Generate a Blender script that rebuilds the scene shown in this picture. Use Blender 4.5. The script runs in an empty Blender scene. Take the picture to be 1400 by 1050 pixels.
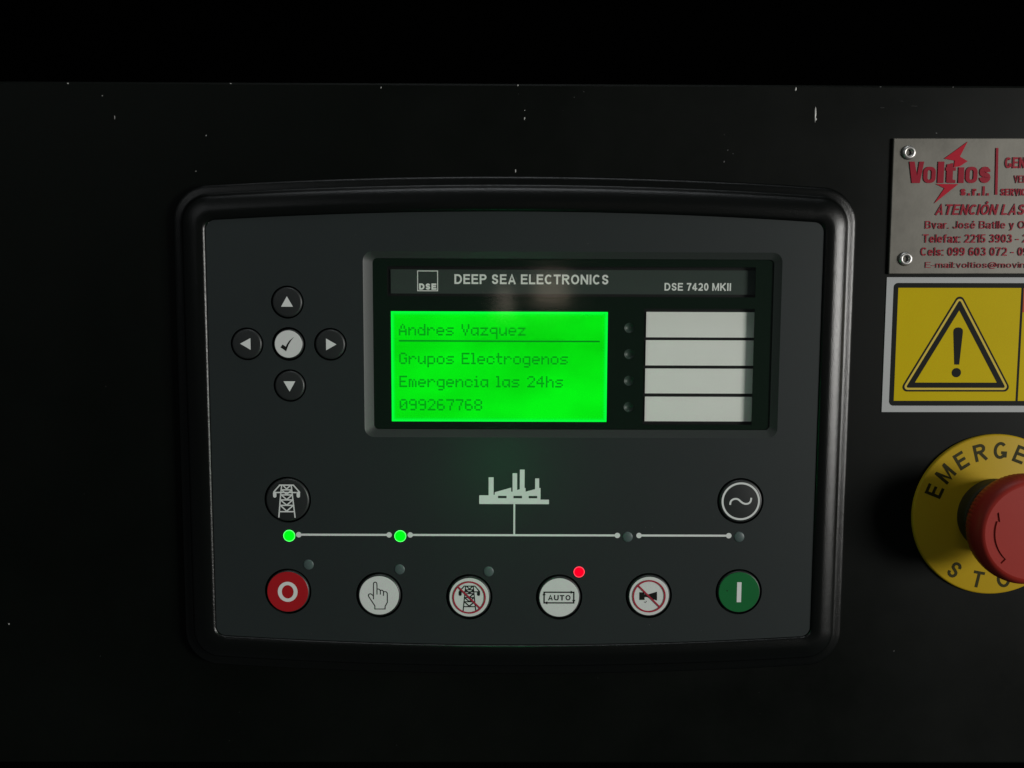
import bpy, math, random
from mathutils import Matrix, Vector

# ------------------------------------------------------------------ camera, light, exposure
scene = bpy.context.scene
COL = scene.collection
K = 0.001                                   # everything below is written in millimetres

cam_d = bpy.data.cameras.new('camera')
cam_d.sensor_width = 36.0
cam_d.lens = 36.0 * 1237.0 / 1400.0
cam_d.clip_start = 0.005
cam_d.clip_end = 50.0
cam = bpy.data.objects.new('camera', cam_d)
COL.objects.link(cam)
right = Vector((1.0, -0.00425, 0.00357)).normalized()
fwd = Vector((0.00457, 0.99567, -0.09285)).normalized()
up = right.cross(fwd).normalized()
right = fwd.cross(up).normalized()
rot = Matrix((right, up, -fwd)).transposed()
cam.matrix_world = Matrix.Translation(Vector((-1.507, -328.57, 30.64)) * K) @ rot.to_4x4()
scene.camera = cam

world = bpy.data.worlds.new('World')
scene.world = world
world.use_nodes = True
bgn = world.node_tree.nodes['Background']
bgn.inputs[0].default_value = (0.85, 0.95, 1.0, 1)
bgn.inputs[1].default_value = 0.038

def area_light(name, loc, aim, size, size_y, power, color):
    d = bpy.data.lights.new(name, 'AREA')
    d.shape = 'RECTANGLE'
    d.size, d.size_y, d.energy, d.color = size, size_y, power, color
    o = bpy.data.objects.new(name, d)
    COL.objects.link(o)
    o.location = loc
    o.rotation_euler = (Vector(aim) - Vector(loc)).to_track_quat('-Z', 'Y').to_euler()
    return o

# the open side of the enclosure, to the right and a little above the panel
area_light('daylight_from_the_right', (2.35, -1.65, 0.10), (0, 0, 0), 0.85, 0.75, 70.0, (1.0, 0.985, 0.95))
# dim light from high above
area_light('dim_overhead_light', (0.0, -0.55, 1.9), (0, 0, 0), 1.0, 0.5, 6.0, (0.92, 0.97, 1.0))
# faint light of the room from the left
area_light('faint_room_light', (-1.2, -1.9, 0.9), (0, 0, 0), 0.7, 0.7, 1.9, (0.95, 0.97, 1.0))
# two added lamps whose mirror images imitate fingers reflected in the display window
area_light('added_finger_reflection_right', (0.030, -0.345, 0.0385), (0.030, 0, 0.0385), 0.024, 0.022, 0.0022, (1.0, 0.80, 0.62))
area_light('added_finger_reflection_left', (-0.004, -0.345, 0.030), (-0.004, 0, 0.030), 0.009, 0.020, 0.0009, (1.0, 0.84, 0.70))
# added lamp before the face, standing in for green lens glow round the display
g = bpy.data.lights.new('added_green_glow_lamp', 'POINT')
g.energy, g.color, g.shadow_soft_size = 0.0185, (0.0, 1.0, 0.26), 0.008
go = bpy.data.objects.new('added_green_glow_lamp', g)
COL.objects.link(go)
go.location = (-0.004, -0.063, -0.036)

vs = scene.view_settings
vs.view_transform, vs.look, vs.exposure, vs.gamma = 'Standard', 'None', 0.0, 1.0
scene.cycles.use_denoising = True
scene.cycles.max_bounces = 8
scene.cycles.transparent_max_bounces = 12

# ------------------------------------------------------------------ materials
def mat(name, color, rough=0.5, metal=0.0, spec=0.5, vary=0.0, vscale=60.0, bump=0.0, bscale=3000.0,
        specks=0.0, speck_scale=900.0, rvary=0.0, stretch=None):
    m = bpy.data.materials.new(name)
    m.use_nodes = True
    nt = m.node_tree
    N, L = nt.nodes, nt.links
    b = N['Principled BSDF']
    b.inputs['Roughness'].default_value = rough
    b.inputs['Metallic'].default_value = metal
    b.inputs['Specular IOR Level'].default_value = spec
    col = (*color, 1)
    b.inputs['Base Color'].default_value = col
    tc = N.new('ShaderNodeTexCoord')
    src = tc.outputs['Object']
    if stretch:
        mp = N.new('ShaderNodeMapping')
        mp.inputs['Scale'].default_value = stretch
        L.new(src, mp.inputs['Vector'])
        src = mp.outputs['Vector']
    out = None
    if vary > 0:
        n = N.new('ShaderNodeTexNoise')
        n.inputs['Scale'].default_value = vscale
        n.inputs['Detail'].default_value = 6
        n.inputs['Roughness'].default_value = 0.62
        L.new(src, n.inputs['Vector'])
        mx = N.new('ShaderNodeMix')
        mx.data_type = 'RGBA'
        mx.inputs['A'].default_value = (*[c * (1 - vary) for c in color], 1)
        mx.inputs['B'].default_value = (*[min(1, c * (1 + vary)) for c in color], 1)
        L.new(n.outputs['Fac'], mx.inputs['Factor'])
        out = mx.outputs['Result']
        if rvary > 0:
            mr = N.new('ShaderNodeMapRange')
            mr.inputs['From Min'].default_value = 0.3
            mr.inputs['From Max'].default_value = 0.7
            mr.inputs['To Min'].default_value = rough - rvary
            mr.inputs['To Max'].default_value = rough + rvary
            L.new(n.outputs['Fac'], mr.inputs['Value'])
            L.new(mr.outputs['Result'], b.inputs['Roughness'])
    if specks > 0:
        v = N.new('ShaderNodeTexVoronoi')
        v.inputs['Scale'].default_value = speck_scale
        L.new(tc.outputs['Object'], v.inputs['Vector'])
        near = N.new('ShaderNodeMath'); near.operation = 'LESS_THAN'; near.inputs[1].default_value = 0.13
        L.new(v.outputs['Distance'], near.inputs[0])
        sep = N.new('ShaderNodeSeparateColor')
        L.new(v.outputs['Color'], sep.inputs['Color'])
        pick = N.new('ShaderNodeMath'); pick.operation = 'LESS_THAN'; pick.inputs[1].default_value = specks
        L.new(sep.outputs['Red'], pick.inputs[0])
        both = N.new('ShaderNodeMath'); both.operation = 'MULTIPLY'
        L.new(near.outputs[0], both.inputs[0]); L.new(pick.outputs[0], both.inputs[1])
        half = N.new('ShaderNodeMath'); half.operation = 'MULTIPLY'
        L.new(both.outputs[0], half.inputs[0]); L.new(sep.outputs['Green'], half.inputs[1])
        m2 = N.new('ShaderNodeMix'); m2.data_type = 'RGBA'
        m2.inputs['A'].default_value = col
        m2.inputs['B'].default_value = (0.16, 0.16, 0.155, 1)
        if out: L.new(out, m2.inputs['A'])
        L.new(half.outputs[0], m2.inputs['Factor'])
        out = m2.outputs['Result']
    if out: L.new(out, b.inputs['Base Color'])
    if bump > 0:
        n2 = N.new('ShaderNodeTexNoise')
        n2.inputs['Scale'].default_value = bscale
        n2.inputs['Detail'].default_value = 3
        L.new(src, n2.inputs['Vector'])
        bp = N.new('ShaderNodeBump')
        bp.inputs['Strength'].default_value = bump
        bp.inputs['Distance'].default_value = 0.0001
        L.new(n2.outputs['Fac'], bp.inputs['Height'])
        L.new(bp.outputs['Normal'], b.inputs['Normal'])
    return m

def emit(name, color, strength):
    m = bpy.data.materials.new(name)
    m.use_nodes = True
    nt = m.node_tree
    nt.nodes.clear()
    e = nt.nodes.new('ShaderNodeEmission')
    e.inputs[0].default_value = (*color, 1)
    e.inputs[1].default_value = strength
    o = nt.nodes.new('ShaderNodeOutputMaterial')
    nt.links.new(e.outputs[0], o.inputs[0])
    return m

def lcd_material():
    """back-lit panel: lamps along its border, a faint unevenness across it"""
    m = bpy.data.materials.new('lcd_backlight')
    m.use_nodes = True
    nt = m.node_tree; N, L = nt.nodes, nt.links
    N.clear()
    tc = N.new('ShaderNodeTexCoord')
    sep = N.new('ShaderNodeSeparateXYZ')
    L.new(tc.outputs['Generated'], sep.inputs[0])
    def edge(sock, gain):
        a = N.new('ShaderNodeMath'); a.operation = 'SUBTRACT'; a.inputs[1].default_value = 0.5
        L.new(sock, a.inputs[0])
        b = N.new('ShaderNodeMath'); b.operation = 'ABSOLUTE'; L.new(a.outputs[0], b.inputs[0])
        c = N.new('ShaderNodeMapRange')
        c.inputs['From Min'].default_value = 0.5 - gain
        c.inputs['From Max'].default_value = 0.5
        c.interpolation_type = 'SMOOTHSTEP'
        L.new(b.outputs[0], c.inputs['Value'])
        return c.outputs['Result']
    ex, ez = edge(sep.outputs['X'], 0.022), edge(sep.outputs['Z'], 0.042)
    mxm = N.new('ShaderNodeMath'); mxm.operation = 'MAXIMUM'
    L.new(ex, mxm.inputs[0]); L.new(ez, mxm.inputs[1])
    nz = N.new('ShaderNodeTexNoise'); nz.inputs['Scale'].default_value = 2.2; nz.inputs['Detail'].default_value = 2
    L.new(tc.outputs['Generated'], nz.inputs['Vector'])
    c1 = N.new('ShaderNodeMix'); c1.data_type = 'RGBA'
    c1.inputs['A'].default_value = (0.0, 0.74, 0.002, 1)
    c1.inputs['B'].default_value = (0.0, 1.0, 0.006, 1)
    st = N.new('ShaderNodeMapRange'); st.inputs['From Min'].default_value = 0.33; st.inputs['From Max'].default_value = 0.66
    L.new(nz.outputs['Fac'], st.inputs['Value']); L.new(st.outputs['Result'], c1.inputs['Factor'])
    c2 = N.new('ShaderNodeMix'); c2.data_type = 'RGBA'
    L.new(mxm.outputs[0], c2.inputs['Factor'])
    L.new(c1.outputs['Result'], c2.inputs['A'])
    c2.inputs['B'].default_value = (0.0, 1.15, 0.055, 1)
    e = N.new('ShaderNodeEmission'); e.inputs[1].default_value = 1.0
    L.new(c2.outputs['Result'], e.inputs[0])
    o = N.new('ShaderNodeOutputMaterial'); L.new(e.outputs[0], o.inputs[0])
    return m

def pane_material():
    m = bpy.data.materials.new('clear_window')
    m.use_nodes = True
    nt = m.node_tree; N, L = nt.nodes, nt.links
    N.clear()
    fr = N.new('ShaderNodeValue'); fr.outputs[0].default_value = 0.03
    tr = N.new('ShaderNodeBsdfTransparent'); tr.inputs[0].default_value = (0.97, 0.98, 0.97, 1)
    gl = N.new('ShaderNodeBsdfGlossy'); gl.inputs['Roughness'].default_value = 0.10
    gl.inputs['Color'].default_value = (1, 1, 1, 1)
    mx = N.new('ShaderNodeMixShader')
    L.new(fr.outputs[0], mx.inputs[0]); L.new(tr.outputs[0], mx.inputs[1]); L.new(gl.outputs[0], mx.inputs[2])
    o = N.new('ShaderNodeOutputMaterial'); L.new(mx.outputs[0], o.inputs[0])
    return m

M = {
    'panel': mat('black_paint', (0.0015, 0.0023, 0.0016), 0.46, vary=0.35, vscale=11, bump=0.10, bscale=2600, rvary=0.10, spec=0.11),
    'interior': mat('dark_interior', (0.0004, 0.0004, 0.0004), 0.9, spec=0.0),
    'chip': mat('bare_metal_chip', (0.42, 0.42, 0.40), 0.45, metal=0.3),
    'scratch': mat('dull_scratch', (0.045, 0.046, 0.044), 0.6),
    'dust': mat('pale_dust', (0.22, 0.22, 0.21), 0.8),
    'bezel': mat('moulded_black_plastic', (0.0016, 0.0021, 0.0017), 0.27, bump=0.8, bscale=2600, spec=0.36),
    'fascia': mat('textured_charcoal_film', (0.0150, 0.0195, 0.0196), 0.48, vary=0.10, vscale=35, bump=0.12, bscale=5200, spec=0.3),
    'chamfer': mat('charcoal_plastic', (0.024, 0.029, 0.027), 0.45, spec=0.35, bump=0.12, bscale=4000),
    'black': mat('black_plastic', (0.0025, 0.0027, 0.0026), 0.55, spec=0.25),
    'cover': mat('black_mask_with_glare', (0.0014, 0.0085, 0.0036), 0.6, spec=0.05),  # green in this base imitates display glare over the black mask
    'button': mat('black_button', (0.014, 0.016, 0.016), 0.42, bump=0.08, bscale=4500),
    'white': mat('white_print', (0.60, 0.615, 0.605), 0.5, vary=0.05, vscale=120),
    'disc': mat('white_button_face', (0.56, 0.57, 0.56), 0.48, vary=0.06, vscale=150, bump=0.05, bscale=2500),
    'card': mat('white_paper', (0.77, 0.765, 0.74), 0.75, vary=0.04, vscale=90),
    'header': mat('grey_card', (0.033, 0.046, 0.040), 0.6, spec=0.2, vary=0.06, vscale=90),
    'hprint': mat('silver_print', (0.78, 0.79, 0.77), 0.5, vary=0.05, vscale=100),
    'red': mat('red_button_face', (0.32, 0.009, 0.013), 0.42, spec=0.2, vary=0.08, vscale=150),
    'green': mat('green_button_face', (0.007, 0.112, 0.030), 0.42, spec=0.2, vary=0.10, vscale=150),
    'redline': mat('red_print', (0.30, 0.016, 0.035), 0.5, spec=0.2),
    'ink': mat('black_ink', (0.010, 0.011, 0.010), 0.55, spec=0.07),
    'ledoff': mat('unlit_lens', (0.055, 0.080, 0.078), 0.45, vary=0.1, vscale=400),
    'ledhole': mat('dark_lens', (0.024, 0.044, 0.034), 0.42, spec=0.3),
    'ledgreen': emit('lit_green_lens', (0.0, 0.93, 0.002), 5.0),
    'ledgreenrim': emit('lit_green_rim', (0.10, 1.0, 0.16), 1.4),
    'ledred': emit('lit_red_lens', (1.0, 0.0, 0.004), 5.0),
    'ledredrim': emit('lit_red_rim', (1.0, 0.07, 0.10), 1.4),
    'lcd': lcd_material(),
    'lcdtext': emit('dark_lcd_dots', (0.0, 0.31, 0.008), 1.0),
    'lcdline': emit('dark_lcd_rule', (0.0, 0.21, 0.010), 1.0),
    'pane': pane_material(),
    'steel': mat('brushed_steel_plate', (0.128, 0.122, 0.106), 0.5, metal=0.7, vary=0.45, vscale=70, bump=0.10, bscale=900, rvary=0.06),
    'rivet': mat('aluminium_rivet', (0.46, 0.45, 0.43), 0.38, metal=0.85),
    'glint': mat('painted_letter_glint', (0.44, 0.37, 0.36), 0.4, metal=0.2, spec=0.6),  # pale colour painted in for light catching the letter sides
    'etched': mat('red_enamel', (0.26, 0.006, 0.020), 0.45, spec=0.15, vary=0.25, vscale=260),
    'boltred': mat('bright_red_enamel', (0.38, 0.003, 0.018), 0.45, spec=0.15, vary=0.1, vscale=260),
    'sticker': mat('pale_grey_vinyl', (0.36, 0.37, 0.37), 0.5, spec=0.3, vary=0.05, vscale=50),
    'yellow': mat('yellow_vinyl', (0.50, 0.375, 0.0015), 0.5, spec=0.06, vary=0.07, vscale=40),
    'yellowline': mat('pale_yellow_vinyl', (0.56, 0.42, 0.06), 0.5, spec=0.1),
    'orange': mat('orange_red_vinyl', (0.45, 0.07, 0.02), 0.5, spec=0.1),
    'stopdisc': mat('yellow_plastic', (0.42, 0.275, 0.010), 0.48, spec=0.15, vary=0.06, vscale=45),
    'stopink': mat('dark_green_black_ink', (0.030, 0.027, 0.006), 0.5, spec=0.1),
    'cap': mat('red_plastic', (0.285, 0.022, 0.015), 0.42, spec=0.22, vary=0.05, vscale=120, bump=0.05, bscale=2500),
    'collar': mat('dark_collar', (0.028, 0.024, 0.010), 0.5, spec=0.2),
}

# ------------------------------------------------------------------ mesh helpers (x right, z up, h out of the panel)
def W(x, z, h):
    return (x * K, -h * K, z * K)

def link(name, me, material, parent=None, loc=None):
    o = bpy.data.objects.new(name, me)
    COL.objects.link(o)
    if material is not None and not me.materials:
        me.materials.append(material)
    if parent is not None: o.parent = parent
    if loc is not None: o.location = loc
    return o

def mesh(verts, faces, smooth=False):
    me = bpy.data.meshes.new('mesh')
    me.from_pydata([W(*v) for v in verts], [], faces)
    me.update()
    if smooth:
        for p in me.polygons: p.use_smooth = True
    return me

def fix_normals(me):
    import bmesh
    bm = bmesh.new(); bm.from_mesh(me)
    bmesh.ops.recalc_face_normals(bm, faces=bm.faces)
    bm.to_mesh(me); bm.free()
    return me

def join(parts):
    """parts: list of (verts, faces) in mm -> one mesh"""
    V, F = [], []
    for v, f in parts:
        n = len(V); V += v; F += [tuple(i + n for i in q) for q in f]
    return mesh(V, F)

def curve_to_mesh(cu):
    o = bpy.data.objects.new('tmp', cu)
    COL.objects.link(o)
    dg = bpy.context.evaluated_depsgraph_get()
    me = bpy.data.meshes.new_from_object(o.evaluated_get(dg))
    bpy.data.objects.remove(o)
    bpy.data.curves.remove(cu)
    me.materials.clear()
    return me

def fill(loops, h0, h1):
    """flat plate with holes: closed outlines (even-odd) between the heights h0 and h1"""
    cu = bpy.data.curves.new('c', 'CURVE')
    cu.dimensions = '2D'; cu.fill_mode = 'BOTH'; cu.extrude = max((h1 - h0) / 2, 0)
    for lp in loops:
        s = cu.splines.new('POLY')
        s.points.add(len(lp) - 1)
        for p, (x, z) in zip(s.points, lp): p.co = (x, z, 0, 1)
        s.use_cyclic_u = True
    me = curve_to_mesh(cu)
    mid = (h0 + h1) / 2
    for v in me.vertices:
        x, z, h = v.co
        v.co = W(x, z, h + mid)
    for p in me.polygons: p.use_smooth = False
    return me

def stroke(pts, w, h, closed=False):
    """a line of width w with mitred corners, as one flat strip"""
    P = []
    for p in pts:
        if not P or (Vector(p) - P[-1]).length > 1e-4: P.append(Vector(p))
    n = len(P); V = []
    for i in range(n):
        a = P[i - 1] if (i > 0 or closed) else None
        b = P[(i + 1) % n] if (i < n - 1 or closed) else None
        d1 = (P[i] - a).normalized() if a is not None else None
        d2 = (b - P[i]).normalized() if b is not None else None
        d1 = d1 or d2; d2 = d2 or d1
        t = (d1 + d2).normalized()
        nrm = Vector((-t.y, t.x))
        k = max(0.72, nrm.dot(Vector((-d1.y, d1.x))))
        o = nrm * (w / 2 / k)
        V += [(P[i].x + o.x, P[i].y + o.y, h), (P[i].x - o.x, P[i].y - o.y, h)]
    F = []
    for i in range(n if closed else n - 1):
        j = (i + 1) % n
        F.append((2 * i, 2 * i + 1, 2 * j + 1, 2 * j))
    return V, F

# --- a plain grotesque alphabet drawn as strokes (capitals 1 high); every stroke is real geometry
def _arc(x, z, rx, rz, a0, a1, n=10):
    return [(x + rx * math.cos(math.radians(a0 + (a1 - a0) * i / n)), z + rz * math.sin(math.radians(a0 + (a1 - a0) * i / n))) for i in range(n + 1)]

def glyph(c, w):
    """advance width and centre lines of a character for stroke weight w"""
    t = w / 2; T = 1 - t; X = 0.735; XT = X - t
    def bowl(wd, x0=0.0): return _arc(x0 + wd / 2, X / 2, wd / 2 - t, X / 2 - t, 0, 360, 20)
    U = 0.70
    if c == 'A': return .74, [[(t * .9, 0), (.37, 1 - t * .5), (.74 - t * .9, 0)], [(.17, .30), (.57, .30)]]
    if c == 'B': return .68, [[(t, 0), (t, 1)], [(t, T), (.40, T)] + _arc(.40, .75 - t / 2, .20 - t * .3, .25 - t / 2, 90, -90, 8) + [(t, .5)], [(t, .5), (.42, .5)] + _arc(.42, .25 + t / 2, .24 - t * .6, .25 - t / 2, 90, -90, 8) + [(t, t)]]
    if c == 'C': return .72, [_arc(.37, .5, .37 - t, .5 - t, 42, 318, 20)]
    if c == 'D': return .72, [[(t, 0), (t, 1)], [(t, T), (.32, T)] + _arc(.32, .5, .40 - t, .5 - t, 90, -90, 14) + [(t, t)]]
    if c == 'E': return .64, [[(t, 0), (t, 1)], [(t, T), (.62, T)], [(t, .52), (.58, .52)], [(t, t), (.64, t)]]
    if c == 'G': return .77, [_arc(.38, .5, .38 - t, .5 - t, 45, 326, 20), [(.44, .46 - t), (.77 - t, .46 - t), (.77 - t, .10)]]
    if c == 'H': return .72, [[(t, 0), (t, 1)], [(.72 - t, 0), (.72 - t, 1)], [(t, .52), (.72 - t, .52)]]
    if c == 'I': return w, [[(t, 0), (t, 1)]]
    if c == 'J': return .54, [[(.54 - t, 1), (.54 - t, .28)] + _arc(.27, .27, .27 - t, .27 - t, 0, -180, 12)]
    if c == 'K': return .74, [[(t, 0), (t, 1)], [(.70 - t * .6, 1), (t, .36)], [(.28, .55), (.72 - t * .6, 0)]]
    if c == 'L': return .60, [[(t, 0), (t, 1)], [(t, t), (.60, t)]]
    if c == 'M': return .84, [[(t, 0), (t, 1)], [(.84 - t, 0), (.84 - t, 1)], [(t * 1.2, 1 - t * .6), (.42, .08), (.84 - t * 1.2, 1 - t * .6)]]
    if c == 'N': return .72, [[(t, 0), (t, 1)], [(.72 - t, 0), (.72 - t, 1)], [(t, 1 - t * .6), (.72 - t, t * .6)]]
    if c in 'O\u00d3':
        s = [_arc(.39, .5, .39 - t, .5 - t, 0, 360, 28)]
        return .78, s + ([[(.36, 1.07), (.50, 1.24)]] if c != 'O' else [])
    if c == 'P': return .66, [[(t, 0), (t, 1)], [(t, T), (.38, T)] + _arc(.38, .70, .28 - t, .30 - t, 90, -90, 10) + [(t, .40 + t)]]
    if c == 'R': return .72, [[(t, 0), (t, 1)], [(t, T), (.40, T)] + _arc(.40, .72, .29 - t, .28 - t, 90, -90, 10) + [(t, .44 + t)], [(.36, .46), (.72 - t * .8, 0)]]
    if c in 'Ss':
        k, wd = (1.0, .66) if c == 'S' else (X, .54)
        p = [(.93, .74), (.88, .87), (.72, .97), (.5, 1.0), (.27, .97), (.11, .87), (.08, .74), (.14, .62), (.32, .545), (.5, .505), (.70, .455), (.88, .375), (.94, .25), (.87, .12), (.72, .03), (.5, 0), (.26, .035), (.10, .14), (.05, .28)]
        return wd, [[(t + (wd - w) * a, t + (k - w) * b) for a, b in p]]
    if c == 'T': return .66, [[(0, T), (.66, T)], [(.33, 0), (.33, 1 - t)]]
    if c == 'U': return .72, [[(t, 1), (t, .36)] + _arc(.36, .36, .36 - t, .36 - t, 180, 360, 14) + [(.72 - t, 1)]]
    if c == 'V': return .72, [[(t * .9, 1), (.36, t * .5), (.72 - t * .9, 1)]]
    if c == 'Y': return .72, [[(t * .9, 1), (.36, .44)], [(.72 - t * .9, 1), (.36, .44)], [(.36, 0), (.36, .46)]]
    if c == '0': return .56, [_arc(.28, .5, .28 - t, .5 - t, 0, 360, 24)]
    if c == '1': return .36, [[(.36 - t, 0), (.36 - t, 1)], [(.36 - t, .93), (.02, .70)]]
    if c == '2': return .57, [_arc(.285, .70, .285 - t, .30 - t, 165, -20, 12) + [(.46, .46), (.24, .28), (.07, t)], [(0.01, t), (.57, t)]]
    if c == '3': return .57, [_arc(.28, .73, .25 - t, .27 - t, 160, -60, 10) + [(.25, .53)], [(.25, .53)] + _arc(.28, .28, .29 - t, .28 - t, 70, -165, 12)]
    if c == '4': return .60, [[(.46 - t, 0), (.46 - t, 1)], [(.46 - t, .95), (.04, .30)], [(.02, .27), (.60, .27)]]
    if c == '5': return .57, [[(.53, T), (.12, T), (.07, .46)] + _arc(.28, .32, .29 - t, .32 - t, 130, -165, 14)]
    if c in '69':
        s = [_arc(.29, .32, .28 - t, .32 - t, 0, 360, 20), _arc(.32, .5, .31 - t, .5 - t, 48, 200, 12)]
        return .57, s if c == '6' else [[(.57 - x, 1 - z) for x, z in q] for q in s]
    if c == '7': return .56, [[(0, T), (.55, T)], [(.51, T), (.33, .58), (.20, 0)]]
    if c == 'a': return .55, [[(.05, .56)] + _arc(.27, XT - .14, .21, .14, 165, 0, 8) + [(.50 - t * .6, .12), (.55 - t * .5, 0)], _arc(.25, .22, .25 - t, .22 - t, 0, 360, 16)]
    if c == 'd': return .56, [bowl(.54), [(.56 - t, 0), (.56 - t, 1)]]
    if c in 'e\u00e9':
        s = [[(.05, X / 2), (.50, X / 2)], _arc(.28, X / 2, .28 - t, X / 2 - t, 0, 318, 18)]
        return .56, s + ([[(.26, .84), (.38, .99)]] if c != 'e' else [])
    if c == 'f': return .36, [[(.14, 0), (.14, .78)] + _arc(.14 + .2, .80, .2, .20 - t, 180, 90, 6)[1:], [(0, XT), (.34, XT)]]
    if c in 'il': return w, [[(t, 0), (t, X if c == 'i' else 1)]] + ([[(t, .86), (t, 1)]] if c == 'i' else [])
    if c == 'm': return .84, [[(t, 0), (t, X)], [(t, .5)] + _arc(.25, XT - .17, .25 - t, .17, 170, 0, 8) + [(.50 - t, 0)], [(.50 - t, .5)] + _arc(.59, XT - .17, .25 - t, .17, 170, 0, 8) + [(.84 - t, 0)]]
    if c == 'n': return .52, [[(t, 0), (t, X)], [(t, .5)] + _arc(.26, XT - .2, .26 - t, .2, 170, 0, 8) + [(.52 - t, 0)]]
    if c == 'o': return .57, [bowl(.57)]
    if c == 'r': return .36, [[(t, 0), (t, X)], [(t, .46)] + _arc(.30, XT - .16, .22, .16, 175, 75, 6)]
    if c == 't': return .34, [[(.15, .92), (.15, .18)] + _arc(.29, .18, .14, .18 - t, 180, 275, 6), [(0, XT), (.33, XT)]]
    if c == 'v': return .54, [[(t * .9, X), (.27, t * .5), (.54 - t * .9, X)]]
    if c == 'x': return .54, [[(t, 0), (.54 - t, X)], [(t, X), (.54 - t, 0)]]
    if c == 'y': return .54, [[(.54 - t * .9, X), (.24, -.10), (.16, -.19), (.04, -.20)], [(t * .9, X), (.27, .04)]]
    if c == '@': return 1.02, [_arc(.51, .40, .51 - t, .56 - t, 300, -20, 26), _arc(.49, .40, .24 - t, .26 - t, 0, 360, 16), [(.70, .64), (.68, .30), (.80, .20), (.97, .36)]]
    if c == '-': return .32, [[(0, .38), (.32, .38)]]
    if c == '.': return w * 1.1, [[(t, 0), (t, w * 1.1)]]
    if c == ':': return w * 1.1, [[(t * 1.1, 0), (t * 1.1, w * 1.1)], [(t * 1.1, XT - w * .6), (t * 1.1, X)]]
    return .28, []

def text_strokes(body, x0, x1, base, cap, w, track=0.14, shear=0.0, max_w=None):
    """all strokes of a line of text, fitted between x0 and x1"""
    out, px = [], 0.0
    for c in body:
        adv, st = glyph(c, w)
        for q in st: out.append([(px + x, z) for x, z in q])
        px += adv + (track if c != ' ' else 0.06)
    total = px - track
    sx_ = (x1 - x0) / total if x1 is not None else cap
    return [[(x0 + x * sx_ + shear * z * cap, base + z * cap) for x, z in q] for q in out], w * min(cap, sx_ * 1.15)

def text_mesh(body, x0, x1, base, cap, h, thick=0.0, weight=0.13, track=0.14, shear=0.0):
    lines, lw = text_strokes(body, x0, x1, base, cap, weight, track, shear)
    V, F = [], []
    for k, q in enumerate(lines):
        closed = len(q) > 4 and abs(q[0][0] - q[-1][0]) < 1e-6 and abs(q[0][1] - q[-1][1]) < 1e-6
        if closed: q = q[:-1]
        hk = h + thick + 0.016 * (k % 5)
        v, f = stroke(q, lw, hk, closed)
        n = len(V); V += v; F += [tuple(i + n for i in g_) for g_ in f]
        if thick > 0:
            m = len(V); V += [(a, b, h) for a, b, c in v]
            cnt = len(v) // 2
            for i in range(cnt if closed else cnt - 1):
                j = (i + 1) % cnt
                F += [(n + 2 * i, n + 2 * j, m + 2 * j, m + 2 * i), (n + 2 * i + 1, m + 2 * i + 1, m + 2 * j + 1, n + 2 * j + 1)]
            if not closed:
                e = 2 * (cnt - 1)
                F += [(n, m, m + 1, n + 1), (n + e, n + e + 1, m + e + 1, m + e)]
    return mesh(V, F)

def disc(cx, cz, r, h, n=40):
    return [(cx + r * math.cos(2 * math.pi * i / n), cz + r * math.sin(2 * math.pi * i / n), h) for i in range(n)], [tuple(range(n))]

def poly(pts, h):
    return [(x, z, h) for x, z in pts], [tuple(range(len(pts)))]

def circle(cx, cz, r, n=64):
    return [(cx + r * math.cos(2 * math.pi * i / n), cz + r * math.sin(2 * math.pi * i / n)) for i in range(n)]

def ellipse(cx, cz, rx, rz, n=48):
    return [(cx + rx * math.cos(2 * math.pi * i / n), cz + rz * math.sin(2 * math.pi * i / n)) for i in range(n)]

def rect(x0, z0, x1, z1):
    return [(x0, z0), (x1, z0), (x1, z1), (x0, z1)]

def rrect(x0, z0, x1, z1, r, n=8):
    out = []
    for cx, cz, a0 in ((x1 - r, z1 - r, 0), (x0 + r, z1 - r, 90), (x0 + r, z0 + r, 180), (x1 - r, z0 + r, 270)):
        for i in range(n + 1):
            a = math.radians(a0 + 90 * i / n)
            out.append((cx + r * math.cos(a), cz + r * math.sin(a)))
    return out

def bowed(cx, cz, hw, hh, bow, r, nc=14, ne=36):
    """rounded rectangle whose top and bottom edges bow outward (hh at the corners, hh + bow in the middle)"""
    def e(x): return hh + bow * (1 - (x / hw) ** 2)
    q = []
    xr = hw - r
    zc = e(xr) - r
    for i in range(nc): 
        a = math.pi / 2 * i / (nc - 1)
        q.append((xr + r * math.cos(a), zc + r * math.sin(a)))
    top = [(xr - 2 * xr * (i + 1) / (ne + 1), e(xr - 2 * xr * (i + 1) / (ne + 1))) for i in range(ne)]
    left = [(-x, z) for x, z in reversed(q)]
    upper = q + top + left
    lower = [(-x, -z) for x, z in upper]
    return [(cx + x, cz + z) for x, z in upper + lower]

def loft(rings, smooth=True, close_first=False, close_last=False):
    """rings: list of lists of (x, z, h) with equal counts"""
    n = len(rings[0]); V = [p for r in rings for p in r]; F = []
    for k in range(len(rings) - 1):
        for i in range(n):
            j = (i + 1) % n
            F.append((k * n + i, k * n + j, (k + 1) * n + j, (k + 1) * n + i))
    if close_first: F.append(tuple(range(n)))
    if close_last: F.append(tuple((len(rings) - 1) * n + i for i in range(n)))
    return fix_normals(mesh(V, F, smooth))

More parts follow.
